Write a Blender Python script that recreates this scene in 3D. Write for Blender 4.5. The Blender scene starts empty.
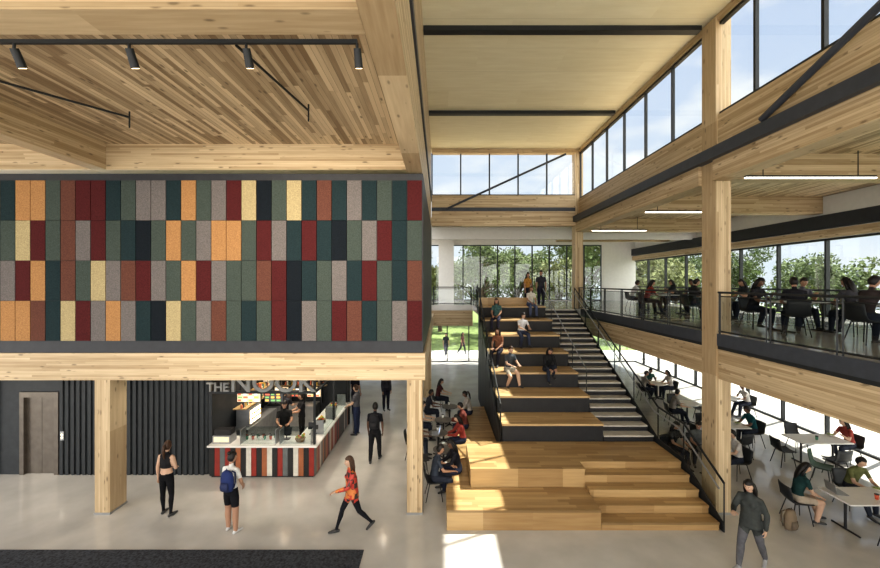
import bpy, math, random
import numpy as np
from mathutils import Vector, Matrix
R=random.Random(7)
S=bpy.context.scene
COL=S.collection
EYE=5.45; F=400.0

# ------------------------------------------------------------------ materials
def newmat(name):
    m=bpy.data.materials.new(name); m.use_nodes=True
    nt=m.node_tree; b=nt.nodes.get('Principled BSDF')
    return m,nt,b
def N(nt,t,**k):
    n=nt.nodes.new(t)
    for a,v in k.items(): setattr(n,a,v)
    return n
def mth(nt,op,a,b=None,c=None):
    n=nt.nodes.new('ShaderNodeMath'); n.operation=op
    for i,x in enumerate((a,b,c)):
        if x is None: continue
        if isinstance(x,(int,float)): n.inputs[i].default_value=x
        else: nt.links.new(x,n.inputs[i])
    return n.outputs[0]
def c4(c): return (c[0],c[1],c[2],1)
_pl={}
def plain(name,c,rough=.6,metal=0,noise=.12,nscale=6,bump=0,emis=0,spec=.4):
    if name in _pl: return _pl[name]
    m,nt,b=newmat(name)
    tc=N(nt,'ShaderNodeTexCoord'); no=N(nt,'ShaderNodeTexNoise'); no.inputs['Scale'].default_value=nscale; no.inputs['Detail'].default_value=4
    nt.links.new(tc.outputs['Object'],no.inputs['Vector'])
    r=N(nt,'ShaderNodeValToRGB'); e=r.color_ramp.elements
    e[0].position=.3; e[1].position=.7
    e[0].color=c4([max(0,x*(1-noise)) for x in c]); e[1].color=c4([min(1,x*(1+noise)) for x in c])
    nt.links.new(no.outputs['Fac'],r.inputs[0]); nt.links.new(r.outputs[0],b.inputs['Base Color'])
    b.inputs['Roughness'].default_value=rough; b.inputs['Metallic'].default_value=metal
    b.inputs['Specular IOR Level'].default_value=spec
    if bump:
        bp=N(nt,'ShaderNodeBump'); bp.inputs['Strength'].default_value=bump; bp.inputs['Distance'].default_value=.02
        nt.links.new(no.outputs['Fac'],bp.inputs['Height']); nt.links.new(bp.outputs[0],b.inputs['Normal'])
    if emis:
        b.inputs['Emission Color'].default_value=c4(c); b.inputs['Emission Strength'].default_value=emis
    _pl[name]=m
    return m
def wood(name,c1,c2,along='X',across='Z',w=.1,L=2.5,groove=.04,var=.6,rough=.5,knots=True,gd=.6,grain=16,spec=.4):
    m,nt,b=newmat(name)
    tc=N(nt,'ShaderNodeTexCoord'); sp=N(nt,'ShaderNodeSeparateXYZ'); nt.links.new(tc.outputs['Object'],sp.inputs[0])
    A=sp.outputs[across]; B=sp.outputs[along]; Cn=[q for q in 'XYZ' if q not in (along,across)][0]; C=sp.outputs[Cn]
    aw=mth(nt,'DIVIDE',A,w); idn=mth(nt,'FLOOR',aw)
    w1=N(nt,'ShaderNodeTexWhiteNoise',noise_dimensions='1D'); nt.links.new(idn,w1.inputs['W'])
    v=mth(nt,'FLOOR',mth(nt,'ADD',mth(nt,'DIVIDE',B,L),mth(nt,'MULTIPLY',w1.outputs['Value'],5.0)))
    cb=N(nt,'ShaderNodeCombineXYZ'); nt.links.new(idn,cb.inputs[0]); nt.links.new(v,cb.inputs[1])
    w2=N(nt,'ShaderNodeTexWhiteNoise',noise_dimensions='3D'); nt.links.new(cb.outputs[0],w2.inputs['Vector'])
    r=w2.outputs['Value']
    g=N(nt,'ShaderNodeCombineXYZ')
    nt.links.new(mth(nt,'ADD',mth(nt,'MULTIPLY',B,1.1),mth(nt,'MULTIPLY',r,20.0)),g.inputs[0])
    nt.links.new(mth(nt,'MULTIPLY',A,grain),g.inputs[1]); nt.links.new(mth(nt,'MULTIPLY',C,grain),g.inputs[2])
    no=N(nt,'ShaderNodeTexNoise'); no.inputs['Scale'].default_value=1; no.inputs['Detail'].default_value=5
    nt.links.new(g.outputs[0],no.inputs['Vector'])
    fac=mth(nt,'ADD',mth(nt,'MULTIPLY',no.outputs['Fac'],1-var*.6),mth(nt,'MULTIPLY',mth(nt,'SUBTRACT',r,.2),var))
    rp=N(nt,'ShaderNodeValToRGB'); e=rp.color_ramp.elements; e[0].position=.15;e[1].position=.85
    e[0].color=c4(c1); e[1].color=c4(c2); nt.links.new(fac,rp.inputs[0]); out=rp.outputs[0]
    if knots:
        k=N(nt,'ShaderNodeCombineXYZ'); nt.links.new(mth(nt,'ADD',mth(nt,'MULTIPLY',B,2.6),mth(nt,'MULTIPLY',r,9.0)),k.inputs[0])
        nt.links.new(mth(nt,'MULTIPLY',A,7),k.inputs[1]); nt.links.new(mth(nt,'MULTIPLY',C,7),k.inputs[2])
        vo=N(nt,'ShaderNodeTexVoronoi'); vo.inputs['Scale'].default_value=1; nt.links.new(k.outputs[0],vo.inputs['Vector'])
        kr=N(nt,'ShaderNodeMapRange'); kr.inputs[1].default_value=.09; kr.inputs[2].default_value=.2; kr.inputs[3].default_value=.7; kr.inputs[4].default_value=0
        nt.links.new(vo.outputs['Distance'],kr.inputs[0])
        mx=N(nt,'ShaderNodeMix',data_type='RGBA'); nt.links.new(kr.outputs[0],mx.inputs[0]); nt.links.new(out,mx.inputs[6]); mx.inputs[7].default_value=c4([x*.35 for x in c1]); out=mx.outputs[2]
    if groove:
        fr=mth(nt,'LESS_THAN',mth(nt,'FRACT',aw),groove)
        mx=N(nt,'ShaderNodeMix',data_type='RGBA'); nt.links.new(mth(nt,'MULTIPLY',fr,gd),mx.inputs[0]); nt.links.new(out,mx.inputs[6]); mx.inputs[7].default_value=c4([x*.3 for x in c1]); out=mx.outputs[2]
    nt.links.new(out,b.inputs['Base Color']); b.inputs['Roughness'].default_value=rough; b.inputs['Specular IOR Level'].default_value=spec
    return m
def glass(name,tint=(.96,.98,.98),refl=.05):
    m=bpy.data.materials.new(name); m.use_nodes=True; nt=m.node_tree; nt.nodes.clear()
    o=N(nt,'ShaderNodeOutputMaterial'); t=N(nt,'ShaderNodeBsdfTransparent'); t.inputs[0].default_value=c4(tint)
    g=N(nt,'ShaderNodeBsdfGlossy'); g.inputs['Roughness'].default_value=.02
    mx=N(nt,'ShaderNodeMixShader'); mx.inputs[0].default_value=refl
    nt.links.new(t.outputs[0],mx.inputs[1]); nt.links.new(g.outputs[0],mx.inputs[2]); nt.links.new(mx.outputs[0],o.inputs[0])
    return m
GL1=(.345,.24,.13); GL2=(.63,.50,.325)
W_X=wood('glulam_x',GL1,GL2,'X','Z',w=.045,L=3,groove=.1,var=.5,gd=.3)
W_Y=wood('glulam_y',GL1,GL2,'Y','Z',w=.045,L=3,groove=.1,var=.5,gd=.3)
W_Z=wood('glulam_z',GL1,GL2,'Z','X',w=.045,L=3,groove=.1,var=.5,gd=.3)
W_CEIL=wood('ceiling_boards',(.245,.165,.09),(.66,.52,.335),'Y','X',w=.09,L=2.2,groove=.07,var=.8,gd=.6)
W_PLY=wood('roof_plywood',(.72,.67,.48),(.86,.82,.64),'X','Y',w=1.2,L=2.4,groove=.006,var=.25,knots=False,gd=.4,grain=7)
W_FLR=wood('bleacher_oak',(.30,.185,.08),(.51,.35,.17),'X','Y',w=.11,L=1.1,groove=.03,var=.6,rough=.33,knots=False,gd=.5)
W_SEAT=wood('seat_oak',(.37,.24,.11),(.58,.41,.215),'X','Y',w=.11,L=1.4,groove=.03,var=.6,rough=.4,knots=False,gd=.5)
CONC=plain('polished_concrete',(.52,.505,.475),rough=.13,noise=.10,nscale=1.2,spec=.55)
M_DARK=plain('dark_steel',(.018,.02,.022),rough=.5,noise=.1)
M_STRIP=plain('grey_steel_band',(.05,.056,.07),rough=.5,noise=.1)
M_BAND=plain('box_trim_dark',(.026,.028,.034),rough=.5)
M_WHITE=plain('white_plaster',(.72,.71,.68),rough=.8,noise=.03)
M_GREY=plain('grey_metal',(.35,.36,.37),rough=.35,metal=.6)
M_STEELD=plain('brushed_steel_door',(.16,.14,.12),rough=.35,metal=.7)
M_PANEL=plain('dark_panel',(.03,.034,.038),rough=.6)
M_RISER=plain('dark_riser',(.022,.022,.024),rough=.6)
M_TREAD=plain('stair_tread',(.50,.47,.42),rough=.5)
M_GLASS=glass('window_glass'); M_GLASS2=glass('guard_glass',(.82,.86,.86),.06); M_GLASS3=glass('balcony_glass',(.66,.69,.69),.07)
M_LED=plain('led_white',(1,.95,.85),emis=4)
M_LEDW=plain('led_warm',(1,.8,.5),emis=4)
M_BLKCEIL=plain('dark_ceiling',(.05,.05,.05),rough=.9)
M_RUG=plain('rug_charcoal',(.06,.065,.075),rough=1,noise=.5,nscale=25,bump=.5,spec=.1)
M_PAVE=plain('paving',(.66,.64,.60),rough=.9,noise=.06,nscale=.6)
M_GRASS=plain('grass',(.20,.26,.10),rough=1,noise=.35,nscale=3,spec=.1)
M_BLK=plain('black_plastic',(.02,.02,.022),rough=.45)
M_TABW=plain('table_white',(.72,.71,.68),rough=.35,noise=.03)

# ------------------------------------------------------------------ mesh builder
class MB:
    def __init__(s): s.v=[];s.f=[];s.m=[];s.mats=[]
    def mi(s,mat):
        if mat not in s.mats: s.mats.append(mat)
        return s.mats.index(mat)
    def add(s,vs,fs,mat):
        o=len(s.v); s.v.extend([tuple(v) for v in vs]); k=s.mi(mat)
        for f in fs: s.f.append(tuple(i+o for i in f)); s.m.append(k)
    def box(s,x0,x1,y0,y1,z0,z1,mat,M=None):
        vs=[(x,y,z) for z in (z0,z1) for y in (y0,y1) for x in (x0,x1)]
        if M is not None: vs=[tuple(M@Vector(v)) for v in vs]
        s.add(vs,[(0,2,3,1),(4,5,7,6),(0,1,5,4),(2,6,7,3),(0,4,6,2),(1,3,7,5)],mat)
    def tube(s,pts,rad,mat,n=8,ref=None,rnd=False):
        pts=[Vector(p) for p in pts]
        rad=[(r,r) if isinstance(r,(int,float)) else r for r in rad]
        if rnd:
            t0=(pts[0]-pts[1]).normalized(); t1=(pts[-1]-pts[-2]).normalized()
            a,b=rad[0],rad[-1]; ra=min(a); rb=min(b); p0=pts[0]; p1=pts[-1]
            pts=[p0+t0*ra*.95,p0+t0*ra*.65]+pts+[p1+t1*rb*.65,p1+t1*rb*.95]
            rad=[(a[0]*.3,a[1]*.3),(a[0]*.76,a[1]*.76)]+rad+[(b[0]*.76,b[1]*.76),(b[0]*.3,b[1]*.3)]
        vs=[];K=len(pts); U=None
        for i,p in enumerate(pts):
            t=(pts[min(i+1,K-1)]-pts[max(i-1,0)]).normalized()
            rf=Vector(ref) if ref is not None else (U if U is not None else (Vector((1,0,0)) if abs(t.x)<.8 else Vector((0,1,0))))
            U=(rf-t*rf.dot(t)).normalized(); Wv=t.cross(U)
            for k in range(n):
                a=2*math.pi*k/n
                vs.append(p+U*rad[i][0]*math.cos(a)+Wv*rad[i][1]*math.sin(a))
        fs=[]
        for i in range(K-1):
            for k in range(n):
                k2=(k+1)%n; fs.append((i*n+k,i*n+k2,(i+1)*n+k2,(i+1)*n+k))
        fs.append(tuple(range(n))[::-1]); fs.append(tuple(range((K-1)*n,K*n)))
        s.add(vs,fs,mat)
    def cyl(s,x,y,z0,z1,r,mat,n=20,r2=None): s.tube([(x,y,z0),(x,y,z1)],[r,r if r2 is None else r2],mat,n)
    def ball(s,c,r,mat,n=10,m=7):
        if isinstance(r,(int,float)): r=(r,r,r)
        vs=[(c[0],c[1],c[2]-r[2])];fs=[]
        for i in range(1,m):
            ph=-math.pi/2+math.pi*i/m
            for k in range(n):
                a=2*math.pi*k/n; vs.append((c[0]+r[0]*math.cos(ph)*math.cos(a),c[1]+r[1]*math.cos(ph)*math.sin(a),c[2]+r[2]*math.sin(ph)))
        vs.append((c[0],c[1],c[2]+r[2]))
        for k in range(n): fs.append((0,1+(k+1)%n,1+k))
        for i in range(m-2):
            for k in range(n):
                a=1+i*n; fs.append((a+k,a+(k+1)%n,a+n+(k+1)%n,a+n+k))
        L=len(vs)-1; a=1+(m-2)*n
        for k in range(n): fs.append((L,a+k,a+(k+1)%n))
        s.add(vs,fs,mat)
    def mesh(s,name,smooth=False):
        me=bpy.data.meshes.new(name); me.from_pydata(s.v,[],s.f)
        for m in s.mats: me.materials.append(m)
        me.polygons.foreach_set('material_index',s.m)
        if smooth: me.polygons.foreach_set('use_smooth',[True]*len(me.polygons))
        me.update(); return me
    def obj(s,name,smooth=False,loc=(0,0,0),yaw=0,parent=None):
        o=bpy.data.objects.new(name,s.mesh(name,smooth)); COL.objects.link(o); o.location=loc; o.rotation_euler=(0,0,math.radians(yaw))
        if parent: o.parent=parent
        return o
def inst(name,me,loc,yaw=0,sc=1):
    o=bpy.data.objects.new(name,me); COL.objects.link(o); o.location=loc; o.rotation_euler=(0,0,math.radians(yaw)); o.scale=(sc,sc,sc); return o
def B1(name,*a):
    m=MB(); m.box(*a); return m.obj(name)

# ------------------------------------------------------------------ shell
D=9.43; D2=18.9; BK=27.8; XR=13.55; FL2=4.25
B1('floor',-16,XR,-4,BK,-.2,0,CONC)
B1('floor_outside_paving',-60,90,-40,120,-.3,-.21,M_PAVE)
g=MB(); g.box(-40,80,33,110,-.21,-.12,M_GRASS); g.box(19,80,-20,29.4,-.21,-.12,M_GRASS); g.obj('lawn')
B1('paving_walkway',-30,43,29.5,32.95,-.21,-.1,M_PAVE)
B1('rug',-9,-1.55,5.5,8.15,0,.02,M_RUG)

def column(x0,y0,z0,z1,w=.36,dp=.5):
    m=MB(); m.box(x0,x0+w,y0,y0+dp,z0,z1,W_Z)
    if z0==0: m.box(x0-.015,x0+w+.015,y0-.015,y0+dp+.015,z0,z0+.04,M_GREY)
    m.obj('timber_column')
column(-8.14,D,0,3.16); column(-.78,D,0,3.16); column(6.5,D,0,11.75); column(6.4,D2,0,11.75); column(-.78,D2,0,3.2); column(-.78,D2,3.3,8.1)

m=MB(); m.box(-16,-.35,D,D+.36,3.16,3.8,W_X); m.obj('beam_ground_front')
m=MB(); m.box(-.78,-.35,D+.37,22,3.2,3.8,W_Y); m.obj('beam_ground_side')
m=MB(); m.box(-16,-.8,D+.4,22,3.78,3.9,M_BLKCEIL); m.obj('ceiling_ground_left')
for y in (14.1,18.9): B1('beam_ground_cross',-16,-.8,y,y+.3,3.3,3.77,W_X)
m=MB(); m.box(-16,-.4,D,D+.1,3.81,8.03,M_BAND); m.obj('wall_box_front')
m=MB(); m.box(-.55,-.4,D+.11,D2-.02,3.81,8.03,M_BAND); m.obj('wall_box_side')
pal={'G':(.060,.076,.066),'D':(.019,.034,.038),'O':(.36,.195,.085),'C':(.38,.31,.175),'R':(.078,.017,.018),'B':(.12,.052,.038),'Y':(.15,.135,.13),'K':(.011,.015,.02)}
tm={}
for k,c in pal.items():
    mt,nt,b=newmat('felt_'+k)
    tc=N(nt,'ShaderNodeTexCoord'); no=N(nt,'ShaderNodeTexNoise'); no.inputs['Scale'].default_value=42; no.inputs['Detail'].default_value=5
    mp=N(nt,'ShaderNodeMapping'); mp.inputs['Scale'].default_value=(1,1,1.6); nt.links.new(tc.outputs['Object'],mp.inputs[0]); nt.links.new(mp.outputs[0],no.inputs[0])
    rr=N(nt,'ShaderNodeValToRGB'); e=rr.color_ramp.elements; e[0].position=.3;e[1].position=.7; e[0].color=c4([x*.72 for x in c]); e[1].color=c4([min(1,x*1.28) for x in c])
    nt.links.new(no.outputs[0],rr.inputs[0]); nt.links.new(rr.outputs[0],b.inputs['Base Color']); b.inputs['Roughness'].default_value=.95; b.inputs['Specular IOR Level'].default_value=.15
    tm[k]=mt
rows=["DOOGBRRDGYYDOGYRCKGCDBDYDGDR",
      "GCRGBYRGDKGOGYOOGRYDRDKGYRDG",
      "YRODBGCYBRYGORYGGBRKDGYDRGDB",
      "OOBDCRYOYDKCGYBGDGRKYGRBDGYR"]
m=MB(); P=.3538
for r,row in enumerate(rows):
    for i in range(-16,28):
        ch=row[i] if i>=0 else row[(i*7)%28]
        x0=-.42-(28-i)*P; z1=7.86-r*.943
        m.box(x0+.008,x0+P-.008,D-.042,D-.002,z1-.935,z1,tm[ch])
m.obj('felt_tile_panels')

m=MB(); m.box(-16,-.8,-4,D+6,8.72,8.85,W_CEIL); m.obj('ceiling_left')
m=MB(); m.box(-16,-.8,D-.02,D+.34,8.12,8.72,W_X); m.obj('beam_upper_front')
m=MB(); m.box(-16,-.8,3.9,4.3,8.12,8.72,W_X); m.obj('beam_upper_near')
m=MB(); m.box(-8.2,-7.85,-4,D-.03,8.12,8.72,W_Y); m.obj('beam_upper_long')
m=MB(); m.box(-.78,-.42,-4,D2,8.06,9.3,W_Y); m.obj('beam_atrium_side')
m=MB(); m.box(-.78,-.38,-4,D2,9.3,9.5,M_STRIP);m.box(-.78,-.42,-4,D2,9.5,11.8,W_Y)
m.obj('wall_left_upper')

m=MB(); m.box(-.9,6.78,-4,D2+.6,11.8,12.0,W_PLY); m.obj('ceiling_roof')
m=MB()
for y in (5.0,9.85,14.7): m.box(-.41,6.45,y,y+.2,11.68,11.8,M_DARK)
m.obj('roof_slot_beams')
m=MB(); m.box(-.4,6.45,D2-.02,D2+.3,11.6,11.8,W_X); m.obj('beam_roof_back')
m=MB(); m.box(6.55,6.72,-4,D2,11.62,11.8,W_Y);m.obj('beam_roof_side')

m=MB()
for i in range(16):
    y=-3.6+i*1.5
    m.box(6.6,6.68,y-.03,y+.03,9.45,11.6,M_DARK)
m.box(6.59,6.69,-4,D2,9.42,9.49,M_DARK); m.box(6.59,6.69,-4,D2,11.55,11.62,M_DARK)
m.box(6.635,6.645,-4,D2,9.5,11.55,M_GLASS)
m.obj('window_1')
m=MB(); m.box(6.55,6.74,-4,D2,8.61,9.42,W_Y); m.obj('beam_clerestory_sill')
m=MB(); m.box(6.28,6.85,-4,D2+.4,8.34,8.6,M_STRIP); m.obj('trim_1')
m=MB(); m.box(6.42,6.85,-4,D-.01,7.86,8.34,W_Y); m.box(6.42,6.85,D+.51,D2+.4,7.86,8.34,W_Y); m.obj('beam_aisle_upper')
m=MB()
for i in range(6):
    x=-.38+i*1.365; m.box(x-.03,x+.03,D2+.1,D2+.18,9.62,11.6,M_DARK)
m.box(-.4,6.45,D2+.08,D2+.2,9.58,9.66,M_DARK); m.box(-.4,6.45,D2+.13,D2+.14,9.6,11.6,M_GLASS)
m.obj('window_2')
m=MB(); m.box(-.4,6.39,D2,D2+.36,9.02,9.6,W_X); m.box(-.4,6.39,D2-.02,D2+.36,8.85,9.02,M_STRIP); m.box(-.4,6.39,D2,D2+.36,8.15,8.85,W_X); m.obj('beam_back_upper')
m=MB(); m.tube([(.35,D2-.15,8.95),(5.9,D2-.15,11.5)],[.05,.05],M_STRIP,8); m.obj('steel_brace')
m=MB(); m.tube([(6.35,7.9,8.68),(6.35,.2,11.5)],[.065,.065],M_STRIP,8); m.obj('steel_brace')

m=MB(); m.box(6.86,XR+.4,-4,BK+.4,8.5,8.62,W_CEIL); m.box(-.8,6.86,D2+.4,BK+.4,8.5,8.62,W_CEIL); m.obj('ceiling_aisle')
m=MB()
for y in (4.8,D,14.1,D2+.1,23.5): m.box(6.9,XR,y,y+.34,7.9,8.5,W_X)
m.obj('beam_aisle_cross')
XS=6.52
m=MB()
for a,b in ((-4,D-.01),(D+.51,D2+.3)): m.box(XS,XS+.06,a,b,3.98,4.26,M_STRIP); m.box(XS+.02,XS+.08,a,b,3.9,3.98,M_DARK)
m.obj('trim_2')
m=MB()
for a,b in ((-4,D-.01),(D+.51,D2+.3)): m.box(XS+.04,6.95,a,b,3.2,3.9,W_Y)
m.obj('beam_aisle_lower')
m=MB(); m.box(XS+.08,XR,-4,D-.01,3.95,FL2,CONC); m.box(6.9,XR,D-.01,D+.51,3.95,FL2,CONC); m.box(XS+.08,XR,D+.51,BK,3.95,FL2,CONC); m.obj('floor_upper_right')
m=MB(); m.box(1.8,XS+.07,18.55,BK,3.95,FL2,CONC); m.box(-.8,1.8,22,BK,3.95,FL2,CONC); m.obj('floor_upper_back')
m=MB(); m.box(-16,1.8,22,22.36,3.1,3.94,W_X); m.obj('beam_back_lower')
m=MB(); m.box(6.96,XR,-4,BK,3.7,3.94,W_CEIL); m.obj('ceiling_ground_right')
m=MB()
for y in (D,14.1,D2+.1): m.box(6.96,XR,y,y+.34,3.3,3.69,W_X)
m.obj('beam_ground_right_cross')
m=MB(); m.box(-.8,XR,21,21.2,7.75,8.49,M_WHITE); m.obj('wall_soffit')
m=MB()
m.box(-.1,.95,BK-.3,BK+.1,FL2,8.49,M_WHITE); m.box(11.2,XR,BK-.1,BK+.1,FL2,8.49,M_WHITE); m.box(-.8,11.2,BK-.1,BK+.1,8.1,8.49,M_WHITE)
m.obj('wall_back')
def glazing(name,axis,c,a0,a1,z0,z1,step,trans=()):
    m=MB()
    def bx(p0,p1,q0,q1,h,mat):
        if axis=='y': m.box(p0,p1,c-h,c+h,q0,q1,mat)
        else: m.box(c-h,c+h,p0,p1,q0,q1,mat)
    a=a0
    while a<=a1+.01: bx(a-.035,a+.035,z0,z1,.07,M_DARK); a+=step
    for z in (z0+.03,z1-.03)+tuple(trans): bx(a0,a1,z-.035,z+.035,.06,M_DARK)
    bx(a0,a1,z0,z1,.006,M_GLASS); return m.obj(name)
glazing('window_3','y',BK,-.8,11.2,FL2,8.1,1.2)
glazing('window_4','y',BK,-16,XR,0,3.9,1.5)
glazing('window_5','x',XR,-4,BK,FL2+.05,7.0,2.0,(5.2,))
glazing('window_6','x',XR,-4,BK,0,3.3,1.8)
m=MB(); m.box(XR-.08,XR+.1,-4,BK,3.3,FL2,M_BAND); m.box(XR-.05,XR+.1,-4,BK,7.0,8.49,M_WHITE); m.box(XR-.3,XR-.06,-4,BK,7.35,7.8,M_BAND); m.box(XR-.25,XR-.06,-4,BK,7.02,7.3,W_Y); m.obj('wall_right')
for (x0,x1,y,z) in [(7.0,10.0,9.15,7.86),(7.0,9.6,13.6,7.86),(7.0,9.5,18.4,7.86)]:
    m=MB(); m.box(x0,x1,y,y+.05,z-.008,z+.015,M_LED); m.box(x0,x1,y,y+.05,z+.015,z+.06,M_DARK)
    m.box(x0+.4,x0+.42,y+.02,y+.03,z+.06,8.49,M_DARK); m.box(x1-.42,x1-.4,y+.02,y+.03,z+.06,8.49,M_DARK)
    m.obj('linear_light')

def railing(name,pts,h=.98,post=1.5,gm=M_GLASS3):
    m=MB()
    for (p,q) in pts:
        p=Vector(p);q=Vector(q);L=(q-p).length;t=(q-p)/L
        up=Vector((0,0,1))
        m.tube([p+up*h,q+up*h],[.028,.028],M_DARK,6)
        m.tube([p+up*(h-.09),q+up*(h-.09)],[.012,.012],M_DARK,4); m.tube([p+up*.07,q+up*.07],[.02,.02],M_DARK,4)
        n=max(1,round(L/post))
        for i in range(n+1):
            for dd in (-.05,.05):
                c=p+t*min(L-.02,max(.02,L*i/n+dd)); m.tube([c+up*(-.18),c+up*h],[.018,.018],M_DARK,4)
        m.add([p+up*.08,q+up*.08,q+up*(h-.09),p+up*(h-.09)],[(0,1,2,3)],gm)
    return m.obj(name)
railing('balcony_railing',[((XS+.03,-2,FL2),(XS+.03,D-.03,FL2)),((XS+.03,D+.53,FL2),(XS+.03,D2-.03,FL2))])
railing('balcony_railing',[((-.4,22.05,FL2),(1.75,22.05,FL2))],gm=M_GLASS2)
railing('balcony_railing',[((1.85,18.75,FL2),(1.85,22.0,FL2))],gm=M_GLASS2)

# ------------------------------------------------------------------ bleacher
m=MB()
def tier(x0,x1,y0,y1,z1,z0=0,top=W_FLR,face=W_FLR,t=.05):
    m.box(x0,x1,y0+.015,y1,z0,z1-t,face); m.box(x0-.005,x1+.005,y0,y1,z1-t,z1,top)
tier(.15,3.55,8.8,9.79,.45)
for k in range(5): tier(3.56,6.15,8.8+.35*k,(8.8+.35*(k+1)) if k<4 else 11.49,.18*(k+1))
tier(.75,3.55,9.8,11.49,.9)
for z0,z1,off,mat in ((0,.40,.015,W_FLR),(.40,.45,0,W_FLR)):
    m.add([(.17+off,9.8,z0),(.74,9.8,z0),(.74,11.49,z0),(1.78,11.5,z0),(1.78,16.2,z0),(.95+off,16.2,z0),(.17+off,9.8,z1),(.74,9.8,z1),(.74,11.49,z1),(1.78,11.5,z1),(1.78,16.2,z1),(.95+off,16.2,z1)],
      [(5,4,3,2,1,0),(6,7,8,9,10,11),(0,1,7,6),(1,2,8,7),(2,3,9,8),(3,4,10,9),(4,5,11,10),(5,0,6,11)],mat)
for k in range(7):
    y0=11.5+1.05*k; z=.9+.503*(k+1)
    m.box(1.8,4.7,y0+.03,y0+1.05,0,z-.06,M_RISER); m.box(1.79,4.71,y0,y0+1.05,z-.06,z,W_SEAT)
m.box(1.8,4.1,18.5,18.62,4.2,4.78,W_SEAT)
m.obj('bleacher_seating')
m=MB()
for k in range(20):
    y0=11.5+.35*k; z=.9+.1675*(k+1)
    m.box(4.72,6.15,y0+.02,y0+.36,max(0,z-1.2),z-.04,M_RISER); m.box(4.72,6.15,y0,y0+.37,z-.04,z,M_TREAD)
m.obj('staircase')
m=MB()
path=[(6.2,8.75,.1),(6.2,10.2,.9),(6.2,11.4,.95),(6.2,18.5,4.25)]
for p,q in zip(path[:-1],path[1:]):
    p=Vector(p);q=Vector(q)
    u=Vector((0,0,1))
    m.add([p-u*.25,q-u*.25,q+u*.08,p+u*.08,p-u*.25+Vector((.03,0,0)),q-u*.25+Vector((.03,0,0)),q+u*.08+Vector((.03,0,0)),p+u*.08+Vector((.03,0,0))],
          [(0,1,2,3),(7,6,5,4),(0,3,7,4),(1,5,6,2),(3,2,6,7),(0,4,5,1)],M_DARK)
    n=max(1,round((q-p).length/1.5))
    for i in range(n+1):
        c=p+(q-p)*i/n; m.tube([c-u*.1+Vector((.015,0,0)),c+u*.97+Vector((.015,0,0))],[.018,.018],M_DARK,4)
    m.tube([p+u*.97+Vector((.015,0,0)),q+u*.97+Vector((.015,0,0))],[.028,.028],M_DARK,6)
    m.tube([p+u*.85+Vector((-.09,0,0)),q+u*.85+Vector((-.09,0,0))],[.02,.02],M_GREY,6)
    a=Vector((.013,0,0))
    m.add([p+u*.1+a,q+u*.1+a,q+u*.9+a,p+u*.9+a],[(0,1,2,3)],M_GLASS2)
m.obj('stair_handrail')
m=MB()
p=Vector((1.74,11.5,1.0)); q=Vector((1.74,18.5,4.4)); u=Vector((0,0,1))
m.tube([p+u*.97,q+u*.97],[.025,.025],M_DARK,6)
for i in range(7):
    c=p+(q-p)*i/6; m.tube([c-u*.3,c+u*.97],[.02,.02],M_DARK,4)
m.add([p+u*.0,q+u*.0,q+u*.92,p+u*.92],[(0,1,2,3)],M_GLASS2)
m.add([p-u*.3,q-u*.3,q+u*.05,p+u*.05],[(0,1,2,3)],M_DARK)
m.obj('bleacher_guardrail')
m=MB()
p=Vector((4.76,13.0,1.8)); q=Vector((4.76,18.5,4.35))
m.tube([p+u*.85,q+u*.85],[.02,.02],M_GREY,6)
for i in range(5):
    c=p+(q-p)*i/4; m.tube([c-u*.2,c+u*.85],[.016,.016],M_DARK,4)
m.obj('stair_center_handrail')

# ------------------------------------------------------------------ left ground: elevator, panels, kiosk
m=MB()
KY=11.4
m.box(-16,-11.96,KY,KY+.2,0,3.77,M_PANEL); m.box(-11.96,-10.84,KY,KY+.2,2.36,3.77,M_PANEL); m.box(-10.84,-6.62,KY,KY+.2,0,3.77,M_PANEL)
x=-10.8
while x<-6.75:
    m.box(x,x+.09,KY-.05,KY,0,3.77,M_PANEL); x+=.16
x=-16
while x<-12.6:
    m.box(x,x+.09,KY-.05,KY,0,3.77,M_PANEL); x+=.16
m.obj('wall_corrugated')
m=MB()
m.box(-11.95,-11.83,KY-.04,KY+.1,0,2.35,M_STEELD); m.box(-10.97,-10.85,KY-.04,KY+.1,0,2.35,M_STEELD); m.box(-11.83,-10.97,KY-.04,KY+.1,2.2,2.35,M_STEELD)
m.box(-11.83,-11.405,KY+.06,KY+.1,0,2.2,M_STEELD); m.box(-11.395,-10.97,KY+.06,KY+.1,0,2.2,M_STEELD)
m.obj('door_1')
m=MB(); m.box(-10.75,-10.65,KY-.08,KY-.06,1.0,1.25,M_GREY); m.ball((-10.7,KY-.085,1.16),.018,M_LEDW,8,5); m.ball((-10.7,KY-.085,1.08),.018,M_LEDW,8,5); m.obj('elevator_call_panel')
m=MB()
cols=[plain('kt_black',(.02,.02,.02),rough=.3),plain('kt_red',(.25,.03,.022),rough=.3),plain('kt_white',(.55,.53,.47),rough=.3),plain('kt_rust',(.30,.11,.05),rough=.3),plain('kt_grey',(.12,.13,.13),rough=.3)]
m.box(-6.45,-3.52,11.2,11.8,0.05,.88,M_PANEL); m.box(-4.1,-3.52,11.8,15.2,.05,.88,M_PANEL); m.box(-6.42,-3.56,11.24,11.8,0,.05,M_BLK)
pat=[0,1,4,1,0,3,0,2,1,0,3,2,0,1,4,0,2,3,0,1,0,2,1,3,0]
for i in range(20): m.box(-6.45+i*.1465+.004,-6.45+(i+1)*.1465-.004,11.18,11.2,.06,.87,cols[pat[i%25]])
for i in range(27): m.box(-3.52,-3.5,11.2+i*.148+.004,11.2+(i+1)*.148-.004,.06,.87,cols[pat[(i*3+2)%25]])
m.box(-6.47,-3.42,11.1,11.85,.88,.93,M_TABW); m.box(-4.15,-3.42,11.85,15.25,.88,.93,M_TABW)
m.obj('cafe_counter')
m=MB()
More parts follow.
